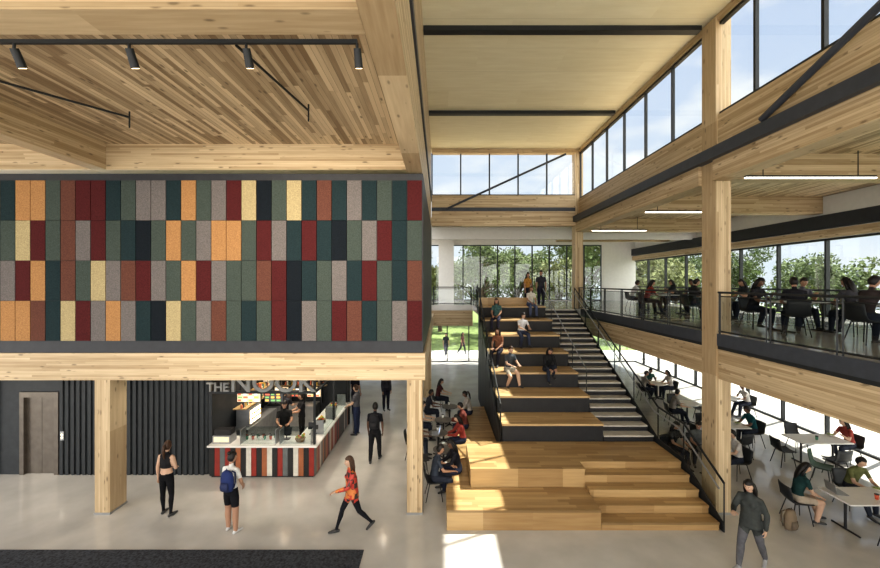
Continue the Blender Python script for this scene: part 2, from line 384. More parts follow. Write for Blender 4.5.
m.box(-6.6,-6.5,11.4,15.4,0,3.77,M_PANEL); m.obj('wall_kiosk_left')
m=MB(); m.box(-6.6,-3.5,15.41,15.6,0,3.77,M_PANEL)
m.obj('wall_kiosk_back')
m=MB()
for x in (-3.55,): 
    for y in (11.2,13.2,15.1): m.box(x,x+.06,y,y+.06,.93,2.95,M_DARK)
m.box(-6.5,-3.49,11.2,11.26,2.35,2.42,M_DARK); m.box(-3.55,-3.49,11.2,15.2,2.35,2.42,M_DARK); m.box(-6.5,-3.49,11.2,11.26,2.92,2.98,M_DARK)
m.box(-3.55,-3.49,11.2,15.2,2.92,2.98,M_DARK)
m.obj('cafe_canopy_frame')
m=MB()
for x0,x1 in ((-5.6,-4.6),(-4.5,-3.6)):
    m.box(x0,x1,11.2,11.21,.95,1.32,M_GLASS2); m.box(x0,x1,11.2,11.5,1.32,1.33,M_GLASS2); m.box(x0,x0+.02,11.2,11.5,.93,1.33,M_GREY); m.box(x1-.02,x1,11.2,11.5,.93,1.33,M_GREY)
for y0,y1 in ((12.0,13.3),(13.4,14.8)):
    m.box(-3.5,-3.49,y0,y1,.95,1.32,M_GLASS2); m.box(-3.8,-3.5,y0,y1,1.32,1.33,M_GLASS2); m.box(-3.8,-3.49,y0,y0+.02,.93,1.33,M_GREY); m.box(-3.8,-3.49,y1-.02,y1,.93,1.33,M_GREY)
m.obj('sneeze_guard')
def menu(x,y,z,w,h,seed):
    r=random.Random(seed); m=MB(); m.box(x,x+w,y,y+.05,z,z+h,M_BLK)
    m.box(x+.02,x+w-.02,y-.008,y,z+.02,z+h-.02,plain('menu_bg%d'%(seed%2),[(.75,.62,.4),(.1,.1,.1)][seed%2],emis=[.7,.2][seed%2]))
    cs=[plain('menu_r',(.8,.15,.08),emis=.9),plain('menu_o',(.9,.5,.12),emis=.9),plain('menu_w',(.9,.88,.8),emis=.9),plain('menu_g',(.2,.4,.15),emis=.8)]
    nx=int(w/.16); nz=int(h/.1)
    for i in range(nx):
        for k in range(nz):
            x0=x+.04+i*(w-.08)/nx; z0=z+.04+k*(h-.08)/nz; m.box(x0,x0+(w-.08)/nx*(.5+.4*r.random()),y-.014,y-.008,z0,z0+(h-.08)/nz*.6,r.choice(cs))
    m.obj('menu_board')
for i in range(3): menu(-6.35+i*.62,15.33,1.08,.56,.4,i)
menu(-6.3,12.4,1.75,.75,.36,4); menu(-5.45,12.4,1.75,.6,.36,3)
m=MB()
for x in (-6.2,-5.65,-5.35,-4.95): m.tube([(x,12.43,2.1),(x,12.43,3.77)],[.01,.01],M_DARK,5)
m.obj('menu_hanger_rods')
m=MB(); m.box(-6.45,-4.6,14.7,15.3,0,.88,M_GREY); m.box(-6.45,-4.6,14.68,15.3,.88,.93,M_GREY)
m.box(-6.48,-5.95,12.4,14.6,0,.9,M_GREY); m.obj('back_counter')
cc=[(.7,.2,.1),(.75,.72,.6),(.1,.2,.15),(.6,.4,.1),(.3,.25,.2),(.05,.05,.06)]
m=MB(); 
for zz in (1.55,):
    m.box(-6.4,-4.3,15.1,15.3,zz,zz+.03,W_SEAT)
    for i in range(26):
        x=-6.35+i*.08; mt=plain('jar%d'%(i%6),cc[i%6],rough=.3); m.cyl(x,15.2,zz+.03,zz+.13+.1*R.random(),.032,mt,8)
m.box(-4.5,-4.46,15.1,15.3,.9,1.7,M_DARK); m.box(-6.4,-6.36,15.1,15.3,.9,1.7,M_DARK)
m.obj('shelf_with_jars')
m=MB(); m.box(-6.45,-6.05,12.45,14.55,1.5,1.53,W_SEAT); m.box(-6.45,-6.05,13.6,14.55,1.8,1.83,W_SEAT)
for i in range(24):
    y=12.5+i*.085; mt=plain('jar%d'%((i*5)%6),cc[(i*5)%6],rough=.3); m.cyl(-6.2,y,1.53,1.6+.13*R.random(),.034,mt,8)
for i in range(10):
    y=13.65+i*.09; mt=plain('jar%d'%((i*7)%6),cc[(i*7)%6],rough=.3); m.box(-6.3,-6.1,y-.03,y+.03,1.83,1.9+.13*R.random(),mt)
m.obj('shelf_with_boxes')
m=MB(); m.box(-6.35,-5.65,14.8,15.25,.95,1.3,M_GREY); m.box(-6.35,-5.65,14.7,14.8,1.15,1.35,M_BLK); m.box(-6.33,-5.67,14.65,14.8,.95,.98,M_BLK)
for i in range(3): m.cyl(-6.2+i*.2,14.74,1.05,1.15,.03,M_GREY,10); m.tube([(-6.2+i*.2,14.74,1.08),(-6.2+i*.2,14.58,1.06)],[.012,.015],M_BLK,6)
for i in range(6): m.cyl(-6.28+i*.11,15.0,1.3,1.37,.035,M_TABW,10,.04)
m.obj('espresso_machine')
m=MB(); m.box(-6.42,-6.0,12.6,13.4,.91,1.45,M_GREY); m.box(-6.0,-5.99,12.65,13.35,1.0,1.4,M_LEDW)
for k in range(2):
    m.box(-6.4,-6.0,12.62,13.38,1.1+.15*k,1.11+.15*k,M_GREY)
    for j in range(5): m.ball((-5.97,12.72+j*.14,1.14+.15*k),(.04,.05,.03),plain('pastry',(.6,.3,.1)),8,5)
m.obj('pastry_case')
m=MB(); m.box(-6.4,-5.9,11.25,11.6,.93,1.15,M_GREY); m.box(-6.38,-5.92,11.3,11.55,1.15,1.3,M_BLK)
m.box(-6.36,-5.94,11.24,11.25,.98,1.12,plain('lbl',(.7,.6,.4),emis=.4)); m.obj('countertop_warmer')
for j,(x,y) in enumerate([(-3.85,12.5),(-3.85,13.0),(-3.85,13.9),(-3.85,14.4),(-4.0,11.45)]):
    m=MB(); m.tube([(x,y,.93),(x,y,1.02)],[.11,.15],plain('basket',(.25,.15,.07)),12)
    for k in range(9): m.ball((x+R.uniform(-.09,.09),y+R.uniform(-.09,.09),1.05+R.random()*.05),.035,plain('snack%d'%(k%3),[(.7,.15,.05),(.8,.55,.1),(.3,.45,.1)][k%3]),8,5)
    m.obj('snack_basket')
for x,y in ((-4.45,11.6),(-3.8,12.0)):
    m=MB(); m.box(x-.1,x+.1,y-.08,y+.08,.93,.95,M_BLK); m.tube([(x,y,.95),(x,y+.02,1.08)],[.015,.015],M_BLK,6)
    M=Matrix.Translation((x,y,1.17))@Matrix.Rotation(math.radians(-20),4,'X'); m.box(-.15,.15,-.01,.01,-.1,.1,M_BLK,M); m.obj('point_of_sale_terminal')
def cup_mesh(c,i):
    m=MB(); m.cyl(0,0,0,.1,.03,plain('cup%d'%i,c),10,.04); m.cyl(0,0,.1,.115,.042,M_BLK,10); return m.mesh('paper_cup',True)
CUPS=[cup_mesh(c,i) for i,c in enumerate([(.8,.78,.7),(.6,.12,.06),(.1,.3,.2)])]
for i in range(14): inst('paper_cup',CUPS[i%3],(-5.75+i*.085,11.58+(i%2)*.12,.93))
def text(name,s,size,loc,mat,ext=.03):
    cu=bpy.data.curves.new(name,'FONT'); cu.body=s; cu.size=size; cu.extrude=ext; cu.offset=.008
    o=bpy.data.objects.new('tmp',cu); COL.objects.link(o); bpy.context.view_layer.update()
    me=bpy.data.meshes.new_from_object(o.evaluated_get(bpy.context.evaluated_depsgraph_get())); bpy.data.objects.remove(o)
    me.materials.clear(); me.materials.append(mat); q=bpy.data.objects.new(name,me); COL.objects.link(q); q.location=loc; q.rotation_euler=(math.radians(90),0,0); return q
M_SIGN=plain('sign_white',(.26,.26,.25),rough=.5)
e=bpy.data.objects.new('cafe_sign',None); COL.objects.link(e)
a=text('letters_the','THE',.34,(-6.5,11.15,2.44),M_SIGN); b=text('letters_nook','NOOK',.76,(-5.85,11.15,2.43),M_SIGN); b.scale=(1.02,1,1)
for q in (a,b): q.parent=e
m=MB()
pos=[(-5.5,12.9),(-4.4,12.5),(-5.5,14),(-4.4,14),(-9.5,10.6),(-7.2,10.6),(-2,11.5),(-2,14),(-2,16.5),(-2,19.5),(-11.4,10.8)]
for x,y in pos: m.cyl(x,y,3.68,3.78,.08,M_BLK,14); m.cyl(x,y,3.675,3.68,.06,M_LED,14)
m.obj('recessed_downlights')
def spot(loc,rot,en,size=100,col=(1,.87,.7),r=.06,blend=.6):
    l=bpy.data.lights.new('downlight_lamp','SPOT'); l.energy=en; l.spot_size=math.radians(size); l.spot_blend=blend; l.color=col; l.shadow_soft_size=r
    o=bpy.data.objects.new('downlight_lamp',l); COL.objects.link(o); o.location=loc; o.rotation_euler=rot; return o
for x,y in pos: spot((x,y,3.66),(0,0,0),140 if y>12 and x<-4 else 60,120)
m=MB(); m.box(-16,-.9,4.34,4.38,8.06,8.1,M_DARK); m.obj('track_rail')
for px in (18,132,248,358):
    x=(px-440)*4.4/400
    m=MB(); m.cyl(0,0,-.06,0,.015,M_DARK,8); m.tube([(0,0,-.05),(0,.09,-.22)],[.04,.045],M_DARK,14); m.tube([(0,.09,-.22),(0,.092,-.224)],[.035,.035],M_LEDW,12)
    m.obj('track_spotlight',False,(x,4.36,8.06))
    spot((x,4.5,7.8),(math.radians(65),0,0),200,80)
for (x0,y0,x1,y1) in ((-7.4,5.5,-5.9,7.6),(-2.7,5.3,-2.4,7.3)):
    m=MB(); m.tube([(x0,y0,8.6),(x1,y1,8.6)],[.02,.02],M_DARK,6); m.tube([(x1,y1,8.4),(x1,y1,8.71)],[.015,.015],M_DARK,6); m.obj('sprinkler_pipe')

# ------------------------------------------------------------------ furniture
def bent_shell(m,mat,w=.23):
    prof=[(-.22,.455),(-.18,.45),(0,.44),(.14,.45),(.2,.5),(.235,.6),(.26,.72),(.275,.82)]
    n=7; vs=[]
    for t in (0,.018):
        for (y,z) in prof:
            ww=w*(1 if z<.6 else .92)
            for k in range(n):
                s=-1+2*k/(n-1); up=.035*s*s
                vs.append((ww*s,y-(up if z>.55 else 0)+(t if z>.5 else 0),z+(up if z<.55 else 0)-(t if z<=.5 else 0)))
    K=len(prof);fs=[]
    for L in (0,1):
        for i in range(K-1):
            for k in range(n-1):
                a=L*K*n+i*n+k; q=(a,a+1,a+n+1,a+n); fs.append(q if L==0 else q[::-1])
    for i in range(K-1):
        for k in (0,n-1):
            a=i*n+k; fs.append((a,a+n,a+n+K*n,a+K*n))
    for i in (0,K-1):
        for k in range(n-1):
            a=i*n+k; fs.append((a,a+1,a+1+K*n,a+K*n))
    m.add(vs,fs,mat)
def chair_mesh(mat):
    m=MB(); bent_shell(m,mat)
    for sx in (-1,1):
        for y,yy in ((-.14,-.2),(.12,.22)):
            m.tube([(sx*.15,y,.435),(sx*.22,yy,0)],[.012,.01],M_BLK,6)
        m.tube([(sx*.15,-.14,.43),(sx*.15,.12,.43)],[.01,.01],M_BLK,6)
    return m.mesh('dining_chair',True)
CH=chair_mesh(plain('chair_black',(.025,.027,.03),rough=.5)); CHG=chair_mesh(plain('chair_green',(.05,.09,.06),rough=.5))
def rtable(r=.4,mat=M_TABW,h=.75):
    m=MB(); m.cyl(0,0,h-.03,h,r,mat,28); m.cyl(0,0,.03,h-.03,.03,M_BLK,10)
    for k in range(4):
        a=math.pi/4+k*math.pi/2; m.tube([(0,0,.05),(math.cos(a)*r*.75,math.sin(a)*r*.75,.02)],[.022,.018],M_BLK,6)
    return m.mesh('cafe_table')
def qtable(w,d,mat=M_TABW,h=.75):
    m=MB(); m.box(-w/2,w/2,-d/2,d/2,h-.03,h,mat)
    for sx in (-1,1):
        m.tube([(sx*w*.32,0,.03),(sx*w*.32,0,h-.03)],[.028,.028],M_BLK,10)
        m.tube([(sx*w*.32,-d*.42,.02),(sx*w*.32,d*.42,.02)],[.02,.02],M_BLK,6)
        m.tube([(sx*w*.32,-d*.35,h-.05),(sx*w*.32,d*.35,h-.05)],[.015,.015],M_BLK,6)
    return m.mesh('dining_table')
RT=rtable(); RT2=rtable(.3,plain('table_dark',(.12,.11,.10),rough=.4)); QT=qtable(1.5,.75); QT2=qtable(1.2,.7)
def laptop(x,y,z,yaw):
    m=MB(); m.box(-.16,.16,-.11,.11,0,.015,M_GREY); M=Matrix.Translation((0,-.11,.015))@Matrix.Rotation(math.radians(15),4,'X')
    m.box(-.16,.16,-.008,0,0,.21,M_GREY,M); m.box(-.15,.15,0,.002,.01,.2,plain('laptop_screen',(.5,.6,.8),emis=.6),M); return m.obj('laptop',False,(x,y,z),yaw)
def backpack_mb(mat,pt):
    m=MB(); m.tube([(0,0,.02),(0,0,.1),(0,0,.3),(0,.01,.4),(0,.03,.45)],[(.13,.08),(.155,.1),(.15,.095),(.12,.07),(.05,.03)],mat,14,ref=(1,0,0))
    m.tube([(0,.08,.05),(0,.09,.12),(0,.085,.22)],[(.1,.035),(.11,.045),(.09,.03)],pt,12,ref=(1,0,0))
    for sx in (-1,1): m.tube([(sx*.08,-.05,.42),(sx*.09,-.12,.36),(sx*.1,-.12,.15),(sx*.1,-.08,.05)],[.016,.016,.014,.012],pt,6)
    m.tube([(-.03,.02,.44),(0,.02,.49),(.03,.02,.44)],[.008]*3,pt,6); return m
def backpack(loc,yaw,c=(.02,.04,.16)):
    return backpack_mb(plain('bag%s'%str(c),c,rough=.8),plain('bagp%s'%str(c),[x*.6+.01 for x in c],rough=.8)).obj('backpack',True,loc,yaw)
def bowl(x,y,z):
    m=MB(); m.tube([(0,0,0),(0,0,.02),(0,0,.06)],[.04,.075,.1],plain('bowl_w',(.6,.58,.5)),14); m.ball((0,0,.055),(.085,.085,.02),plain('salad',(.25,.32,.08),noise=.6,nscale=30),12,6); m.obj('food_bowl',True,(x,y,z))

# ------------------------------------------------------------------ people
def head_template():
    n,mm=20,16
    def base(x,y,z):
        tz=1-.28*max(0,-z)**1.4
        X=.074*x*tz; Y=.094*y*(1-.12*max(0,-z)); Z=.118*z
        if z<-.2 and y>0: Y*=(1-.35*(-z-.2))
        if y<0:
            Y-=.020*math.exp(-(x/.15)**2-((z+.12)/.17)**2)
            Y-=.006*math.exp(-(x/.25)**2-((z+.48)/.1)**2)
            Y-=.008*math.exp(-(x/.3)**2-((z+.8)/.15)**2)
            Y+=.008*math.exp(-((abs(x)-.38)/.2)**2-((z-.06)/.12)**2)
        return X,Y,Z
    def sph(fn,n,mm):
        vs=[fn(0,0,-1)];fs=[]
        for i in range(1,mm):
            ph=-math.pi/2+math.pi*i/mm
            for k in range(n):
                a=2*math.pi*k/n; vs.append(fn(math.cos(ph)*math.cos(a),math.cos(ph)*math.sin(a),math.sin(ph)))
        vs.append(fn(0,0,1))
        for k in range(n): fs.append((0,1+(k+1)%n,1+k))
        for i in range(mm-2):
            for k in range(n): a=1+i*n; fs.append((a+k,a+(k+1)%n,a+n+(k+1)%n,a+n+k))
        L=len(vs)-1;a=1+(mm-2)*n
        for k in range(n): fs.append((L,a+k,a+(k+1)%n))
        return vs,fs
    def hair(x,y,z):
        X,Y,Z=base(x,y,z)
        line=.45 if y<-.3 else (.45-(y+.3)*2.2)
        line=max(line,-.62)
        s=max(0,min(1,(z-line)/.22+.5)); k=.9+.23*s
        return X*k,(Y+.0)*k,Z*k
    return sph(base,n*2,mm*2),sph(hair,n*2,mm*2)
HEAD,HAIR=head_template()
def dirv(p,o,s):
    p=math.radians(p);o=math.radians(o); return Vector((s*math.sin(o),-math.sin(p)*math.cos(o),-math.cos(p)*math.cos(o)))
SK={'l':(.52,.34,.24),'m':(.38,.22,.145),'d':(.15,.08,.052)}
HC={'k':(.012,.009,.008),'b':(.055,.028,.015),'y':(.35,.22,.09)}
def person(name,loc,yaw,H=1.68,legs=((0,2,0),(0,2,0)),arms=((5,8,12,0),(5,8,12,0)),lean=0,seat=None,shirt=(.3,.3,.3),pants=(.03,.035,.05),shoe=(.05,.05,.05),
           skin='m',hair='k',style='short',sleeve='short',leg='long',head=(0,0),midriff=False,female=False,jacket=False):
    s=H/1.7
    mats={'shirt':plain('cloth%s'%str(shirt),shirt,rough=.9,noise=.2,nscale=9,spec=.1) if not isinstance(shirt,bpy.types.Material) else shirt,
          'pants':plain('cloth%s'%str(pants),pants,rough=.9,noise=.2,nscale=9,spec=.1),'shoe':plain('shoe%s'%str(shoe),shoe,rough=.5),'skin':plain('skin_'+skin,SK[skin],rough=.55,noise=.05),
          'hair':plain('hair_'+hair,HC[hair],rough=.5,noise=.3,nscale=40)}
    z0=Vector((0,0,0))
    def td(a): a=math.radians(a); return Vector((0,-math.sin(a),math.cos(a)))
    p1=z0+td(lean*.5)*.17; p2=p1+td(lean)*.19; p3=p2+td(lean*1.15)*.13; nk=p3+td(lean*.9+6)*.09; hc=nk+td(lean*.4+8+head[1]*.3)*.115
    Bm=MB(); dm=mats['skin']; segs=[]
    sw=.155 if female else .17; hw=.165 if female else .155
    Bm.tube([z0+Vector((0,0,-.07)),z0,z0+td(lean*.3)*.08,p1,(p1+p2)/2,p2,p3,p3+td(lean)*.045],[(.1,.08),(hw,.115),(hw*.95,.11),(.128 if female else .142,.098),(.14,.105),(sw,.115),(sw*.95,.09),(.07,.06)],dm,16,ref=(1,0,0),rnd=False)
    if jacket:
        Bm.tube([z0+Vector((0,0,-.08)),z0,p1,p2],[(.195,.15),(.19,.145),(.165,.13),(.165,.125)],dm,16,ref=(1,0,0)); segs.append((z0+Vector((0,0,-.05)),p1,.19,'shirt'))
    segs+= [(z0+Vector((0,0,-.08)),z0+td(lean*.3)*.05,.13,'pants')]
    if midriff: segs+=[(z0+td(lean*.3)*.1,p1+Vector((0,0,.03)),.12,'skin'),(p1+Vector((0,0,.1)),p3,.12,'shirt')]
    else: segs+=[(z0+td(lean*.3)*.1,p1,.125,'shirt'),(p1,p3,.125,'shirt')]
    if female:
        for sx in (-1,1): Bm.ball(tuple(p2+Vector((sx*.07,-.085,-.0))),.055,dm,10,7)
    Bm.tube([p3,nk,hc+Vector((0,.01,-.04))],[.055,.05,.05],dm,10); segs.append((p3+td(lean)*.075,hc,.05,'skin'))
    pin=.012 if leg!='tight' else 0
    fing=[]; minz=9
    for sx,L in ((-1,legs[0]),(1,legs[1])):
        h=Vector((sx*.085,0,-.01)); k=h+dirv(L[0],L[1],sx)*.41; a=k+dirv(L[2],L[3] if len(L)>3 else 0,sx)*.41
        Bm.tube([h,h+(k-h)*.35,k],[.088,.082+pin,.057+pin],dm,12,rnd=True)
        Bm.tube([k,k+(a-k)*.3+Vector((0,.008,0)),k+(a-k)*.75,a],[.054+pin,.056+pin,.038+pin*1.5,.034+pin],dm,12,rnd=True)
        fp=math.radians((L[4] if len(L)>4 else 0)); fd=Vector((sx*.15,-math.cos(fp),-math.sin(fp))).normalized(); up=Vector((0,-math.sin(fp)*1.0,math.cos(fp)))
        heel=a-fd*.045-up*.045; toe=a+fd*.165-up*.052
        Bm.tube([heel,a+fd*.05-up*.04,toe],[(.034,.034),(.042,.036),(.036,.024)],dm,10,ref=(1,0,0),rnd=True)
        segs.append((heel,toe,.045,'shoe')); segs.append((a-up*.02,toe,.035,'shoe'))
        if leg=='short': segs+=[(h,h+(k-h)*.6,.085,'pants'),(h+(k-h)*.72,k,.062,'skin'),(k,a,.05,'skin')]
        else: segs+=[(h,k,.08,'pants'),(k,k+(a-k)*.93,.055,'pants')]
        minz=min(minz,heel.z-.034,toe.z-.024)
    for sx,A in ((-1,arms[0]),(1,arms[1])):
        sh=p3+Vector((sx*(sw+.005),0,-.015)); el=sh+dirv(A[0],A[1],sx)*.275; fd=dirv(A[2],-A[3],sx); wr=el+fd*.245
        si=.012 if sleeve=='long' else 0
        Bm.tube([p3+Vector((sx*.09,0,-.0)),sh,sh+(el-sh)*.5,el],[.05,.054,.046+si,.038+si],dm,10,rnd=True)
        Bm.tube([el,el+(wr-el)*.3,wr],[.037+si,.038+si,.025+si],dm,10,rnd=True)
        pn=Vector((-sx,0,0)); 
        if A[2]>50: pn=Vector((0,0,-1))
        pn=(pn-fd*pn.dot(fd)).normalized(); la=fd.cross(pn)
        if la.dot(Vector((0,-1,0)) if A[2]<=50 else Vector((-sx,0,0)))<0: la=-la
        pe=wr+fd*.095
        Bm.tube([wr+fd*.01,wr+fd*.045,pe],[(.026,.018),(.04,.016),(.042,.013)],dm,10,ref=tuple(la),rnd=True)
        segs.append((wr+fd*.03,pe,.035,'skin'))
        for i,(o,l) in enumerate(((.031,.068),(.011,.078),(-.01,.072),(-.03,.056))):
            q=wr+fd*.088+la*o; c1=q+(fd+pn*.15).normalized()*l*.45; c2=c1+(fd+pn*.55).normalized()*l*.32; c3=c2+(fd*.6+pn*.8).normalized()*l*.25
            fing.append(([q-fd*.015,q,c1,c2,c3],[.009,.009,.0085,.008,.006]))
        q=wr+fd*.03+la*.03; c1=q+(fd*.6+la*.75+pn*.2).normalized()*.035; c2=c1+(fd*.85+la*.4+pn*.3).normalized()*.03; c3=c2+(fd+pn*.4).normalized()*.022
        fing.append(([q-la*.012,q,c1,c2,c3],[.012,.012,.011,.01,.007]))
        if sleeve=='none': segs+=[(sh,el,.045,'skin'),(el,wr,.035,'skin')]
        elif sleeve=='short': segs+=[(sh,sh+(el-sh)*.55,.055,'shirt'),(sh+(el-sh)*.7,el,.042,'skin'),(el,wr,.035,'skin')]
        else: segs+=[(sh,el,.055,'shirt'),(el,wr,.045,'shirt')]
    me=Bm.mesh('t'); to=bpy.data.objects.new('t',me); COL.objects.link(to)
    rm=to.modifiers.new('r','REMESH'); rm.mode='VOXEL'; rm.voxel_size=.014
    sm=to.modifiers.new('s','SMOOTH'); sm.factor=.5; sm.iterations=4
    bpy.context.view_layer.update()
    em=bpy.data.meshes.new_from_object(to.evaluated_get(bpy.context.evaluated_depsgraph_get())); bpy.data.objects.remove(to)
    n=len(em.vertices); V=np.empty(n*3); em.vertices.foreach_get('co',V); V=V.reshape(-1,3)
    fs=[tuple(p.vertices) for p in em.polygons]; cen=np.array([V[list(f)].mean(0) for f in fs])
    best=np.full(len(fs),9e9); tag=np.zeros(len(fs),int); tags=['shirt','pants','shoe','skin']
    for a,b,r,t in segs:
        a=np.array(a);b=np.array(b);d=b-a; u=np.clip(((cen-a)@d)/(d@d+1e-9),0,1); ds=np.linalg.norm(cen-(a+u[:,None]*d),axis=1)-r
        k=ds<best; best[k]=ds[k]; tag[k]=tags.index(t)
    O=MB(); O.v=[tuple(v) for v in V]; O.f=fs; O.mats=[mats[t] for t in tags]; O.m=[int(x) for x in tag]
    bpy.data.meshes.remove(em)
    for p,r in fing: O.tube(p,r,mats['skin'],6,rnd=False)
    HM=Matrix.Translation(hc+Vector((0,-.01,.02)))@Matrix.Rotation(math.radians(head[0]),4,'Z')@Matrix.Rotation(math.radians(lean*.25+head[1]),4,'X')
    tr=lambda vs:[tuple(HM@Vector(v)) for v in vs]
    O.add(tr(HEAD[0]),HEAD[1],mats['skin']); O.add(tr(HAIR[0]),HAIR[1],mats['hair'])
    Hd=MB()
    ew=plain('eye_white',(.8,.8,.78),rough=.2); ed=plain('eye_dark',(.02,.015,.01),rough=.2); lp=plain('lips',(.42,.15,.13),rough=.5)
    for sx in (-1,1):
        Hd.ball((sx*.029,-.076,.008),(.012,.009,.007),ew,8,6); Hd.ball((sx*.029,-.083,.008),(.005,.004,.006),ed,8,5)
        Hd.tube([(sx*.014,-.087,.026),(sx*.03,-.086,.03),(sx*.044,-.077,.025)],[.003,.004,.002],mats['hair'],5)
        Hd.ball((sx*.073,.005,-.0),(.009,.018,.03),mats['skin'],8,6)
    Hd.ball((0,-.083,-.056),(.022,.008,.007),lp,8,5)
    if style in('long','longb'):
        Hd.tube([(0,.02,.07),(0,.06,.0),(0,.085,-.12),(0,.095,-.24),(0,.095,-.33)],[(.05,.05),(.088,.055),(.1,.045),(.085,.032),(.04,.012)],mats['hair'],14,ref=(1,0,0))
        for sx in (-1,1): Hd.tube([(sx*.06,.0,.07),(sx*.078,.01,.0),(sx*.086,.03,-.12),(sx*.086,.02,-.22)],[.02,.024,.03,.012],mats['hair'],8)
    elif style=='pony': Hd.tube([(0,.09,.05),(0,.14,.04),(0,.16,-.06),(0,.14,-.2),(0,.13,-.26)],[.025,.035,.038,.025,.008],mats['hair'],10,rnd=True)
    elif style=='bun': Hd.ball((0,.08,.11),(.045,.045,.042),mats['hair'],10,8)
    mt0=len(O.v)
    for mm_ in Hd.mats: O.mi(mm_)
    O.v+=tr(Hd.v); O.f+=[tuple(i+mt0 for i in f) for f in Hd.f]; O.m+=[O.mi(Hd.mats[k]) for k in Hd.m]
    zo=(-minz*s) if seat is None else (seat+.085*s)
    O.v=[(v[0]*s,v[1]*s,v[2]*s+zo) for v in O.v]
    return O.obj(name,True,loc,yaw)
SIT=((86,6,2),(86,6,2))
SITV=[SIT,((88,9,-14),(84,5,14)),((84,3,20),(86,10,4)),((90,4,-20),(82,8,-8))]
WALK=((26,2,8),(-18,2,-38,0,30))
WALK2=((-16,2,-36,0,30),(24,2,6))
ATAB=((30,8,80,18),(32,8,84,20))
AEAT=((34,8,80,18),(26,12,128,22))
ALAP=((18,8,62,20),(18,8,62,20))
def fp(px,py,z=0): d=(EYE-z)*F/(py-283.0); return ((px-440)*d/F,d)

flan,nt,bb=newmat('flannel')
tc=N(nt,'ShaderNodeTexCoord'); ck=N(nt,'ShaderNodeTexChecker'); ck.inputs['Scale'].default_value=9; ck.inputs[1].default_value=(.45,.04,.025,1); ck.inputs[2].default_value=(.03,.02,.02,1); nt.links.new(tc.outputs['Object'],ck.inputs[0])
ck2=N(nt,'ShaderNodeTexNoise'); ck2.inputs['Scale'].default_value=6; nt.links.new(tc.outputs['Object'],ck2.inputs[0])
r2=N(nt,'ShaderNodeValToRGB'); r2.color_ramp.elements[0].position=.52; r2.color_ramp.elements[1].position=.56; nt.links.new(ck2.outputs[0],r2.inputs[0])
mx=N(nt,'ShaderNodeMix',data_type='RGBA'); nt.links.new(r2.outputs[0],mx.inputs[0]); nt.links.new(ck.outputs[0],mx.inputs[6]); mx.inputs[7].default_value=(.60,.20,.05,1); nt.links.new(mx.outputs[2],bb.inputs['Base Color'])

P=person
x,y=fp(168,514); P('woman',(x,y-.05,0),172,1.70,legs=((2,5,-4),(6,7,2)),arms=((8,10,70,35),(0,16,8,-4)),shirt=(.02,.02,.022),pants=(.012,.012,.014),female=True,style='pony',hair='b',skin='l',sleeve='none',leg='tight',head=(10,0),midriff=True)
x,y=fp(231,532); w2=P('woman',(x,y,0),165,1.70,legs=((0,5,0),(8,5,0)),arms=((10,14,40,20),(5,14,12,0)),shirt=(.62,.62,.60),pants=(.015,.015,.018),female=True,style='bun',hair='k',skin='m',leg='short',shoe=(.6,.6,.6),head=(-20,5))
backpack((x+.03,y-.21,1.0),165,(.015,.03,.12))
x,y=fp(352,531); P('woman',(x,y,0),-62,1.68,legs=((28,2,18),(-20,2,-42,0,30)),arms=((-18,12,5,0),(28,10,75,20)),shirt=flan,pants=(.015,.016,.02),female=True,style='long',hair='b',skin='l',sleeve='long',leg='tight',shoe=(.04,.04,.04),lean=3,jacket=True)
x,y=fp(375,461); P('man',(x,y,0),178,1.76,legs=((14,3,8),(-8,3,-16)),shirt=(.02,.02,.024),pants=(.02,.02,.022),sleeve='short',skin='d',style='short'); backpack((x,y-.2,1.05),178,(.015,.015,.018))
x,y=fp(355,414); P('man',(x,y,0),150,1.75,shirt=(.03,.03,.04),pants=(.05,.05,.07))
x,y=fp(386,410); P('woman',(x,y,0),30,1.66,shirt=(.04,.04,.05),pants=(.02,.02,.03),female=True,style='long',sleeve='long')
x,y=fp(751,568); P('woman',(x,y,0),-58,1.70,legs=((22,3,12),(-16,3,-32,0,25)),arms=((24,14,95,20),(-12,18,10,0)),shirt=(.055,.06,.058),pants=(.11,.11,.12),shoe=(.3,.3,.3),female=True,style='long',hair='k',skin='l',sleeve='long',lean=5,head=(0,14),jacket=True)
P('barista',(-4.9,12.6,0),20,1.72,arms=ATAB,shirt=(.02,.02,.02),pants=(.02,.02,.02),head=(0,18))
P('barista',(-4.7,13.6,0),-60,1.70,arms=ATAB,shirt=(.02,.02,.022),pants=(.02,.02,.02),female=True,style='pony')
P('barista',(-5.4,13.9,0),170,1.74,arms=ATAB,shirt=(.03,.03,.035),pants=(.02,.02,.02),skin='l')
P('man',(-3.0,14.4,0),-100,1.75,arms=ALAP,shirt=(.1,.1,.11),pants=(.03,.04,.08),skin='l',hair='b')

def sit_tier(px,k,yaw,name,**kw):
    z=.9+.503*(k+1); d=11.5+1.05*k+.25; x=(px-440)*d/F
    o=P(name,(x,d,z),yaw,seat=0.0,**kw)
    return o
LS=((80,8,-4),(78,6,6))
LS2=((62,8,-30),(80,6,14))
sit_tier(547,2,10,'woman',legs=((100,8,8),(112,4,-25)),arms=ALAP,lean=22,shirt=(.02,.02,.022),pants=(.03,.035,.05),female=True,style='long',sleeve='long',head=(0,20),H=1.68)
sit_tier(508,2,25,'man',legs=LS2,arms=ATAB,lean=14,shirt=(.06,.07,.08),pants=(.3,.27,.22),head=(0,10),leg='short',skin='l',hair='b')
sit_tier(499,3,-30,'woman',legs=LS,arms=ALAP,lean=12,shirt=(.22,.10,.06),pants=(.02,.02,.03),female=True,style='long')
sit_tier(521,4,15,'man',legs=((70,8,-20),(84,6,10)),arms=ATAB,lean=18,shirt=(.65,.65,.67),pants=(.05,.06,.1),skin='l',head=(0,15))
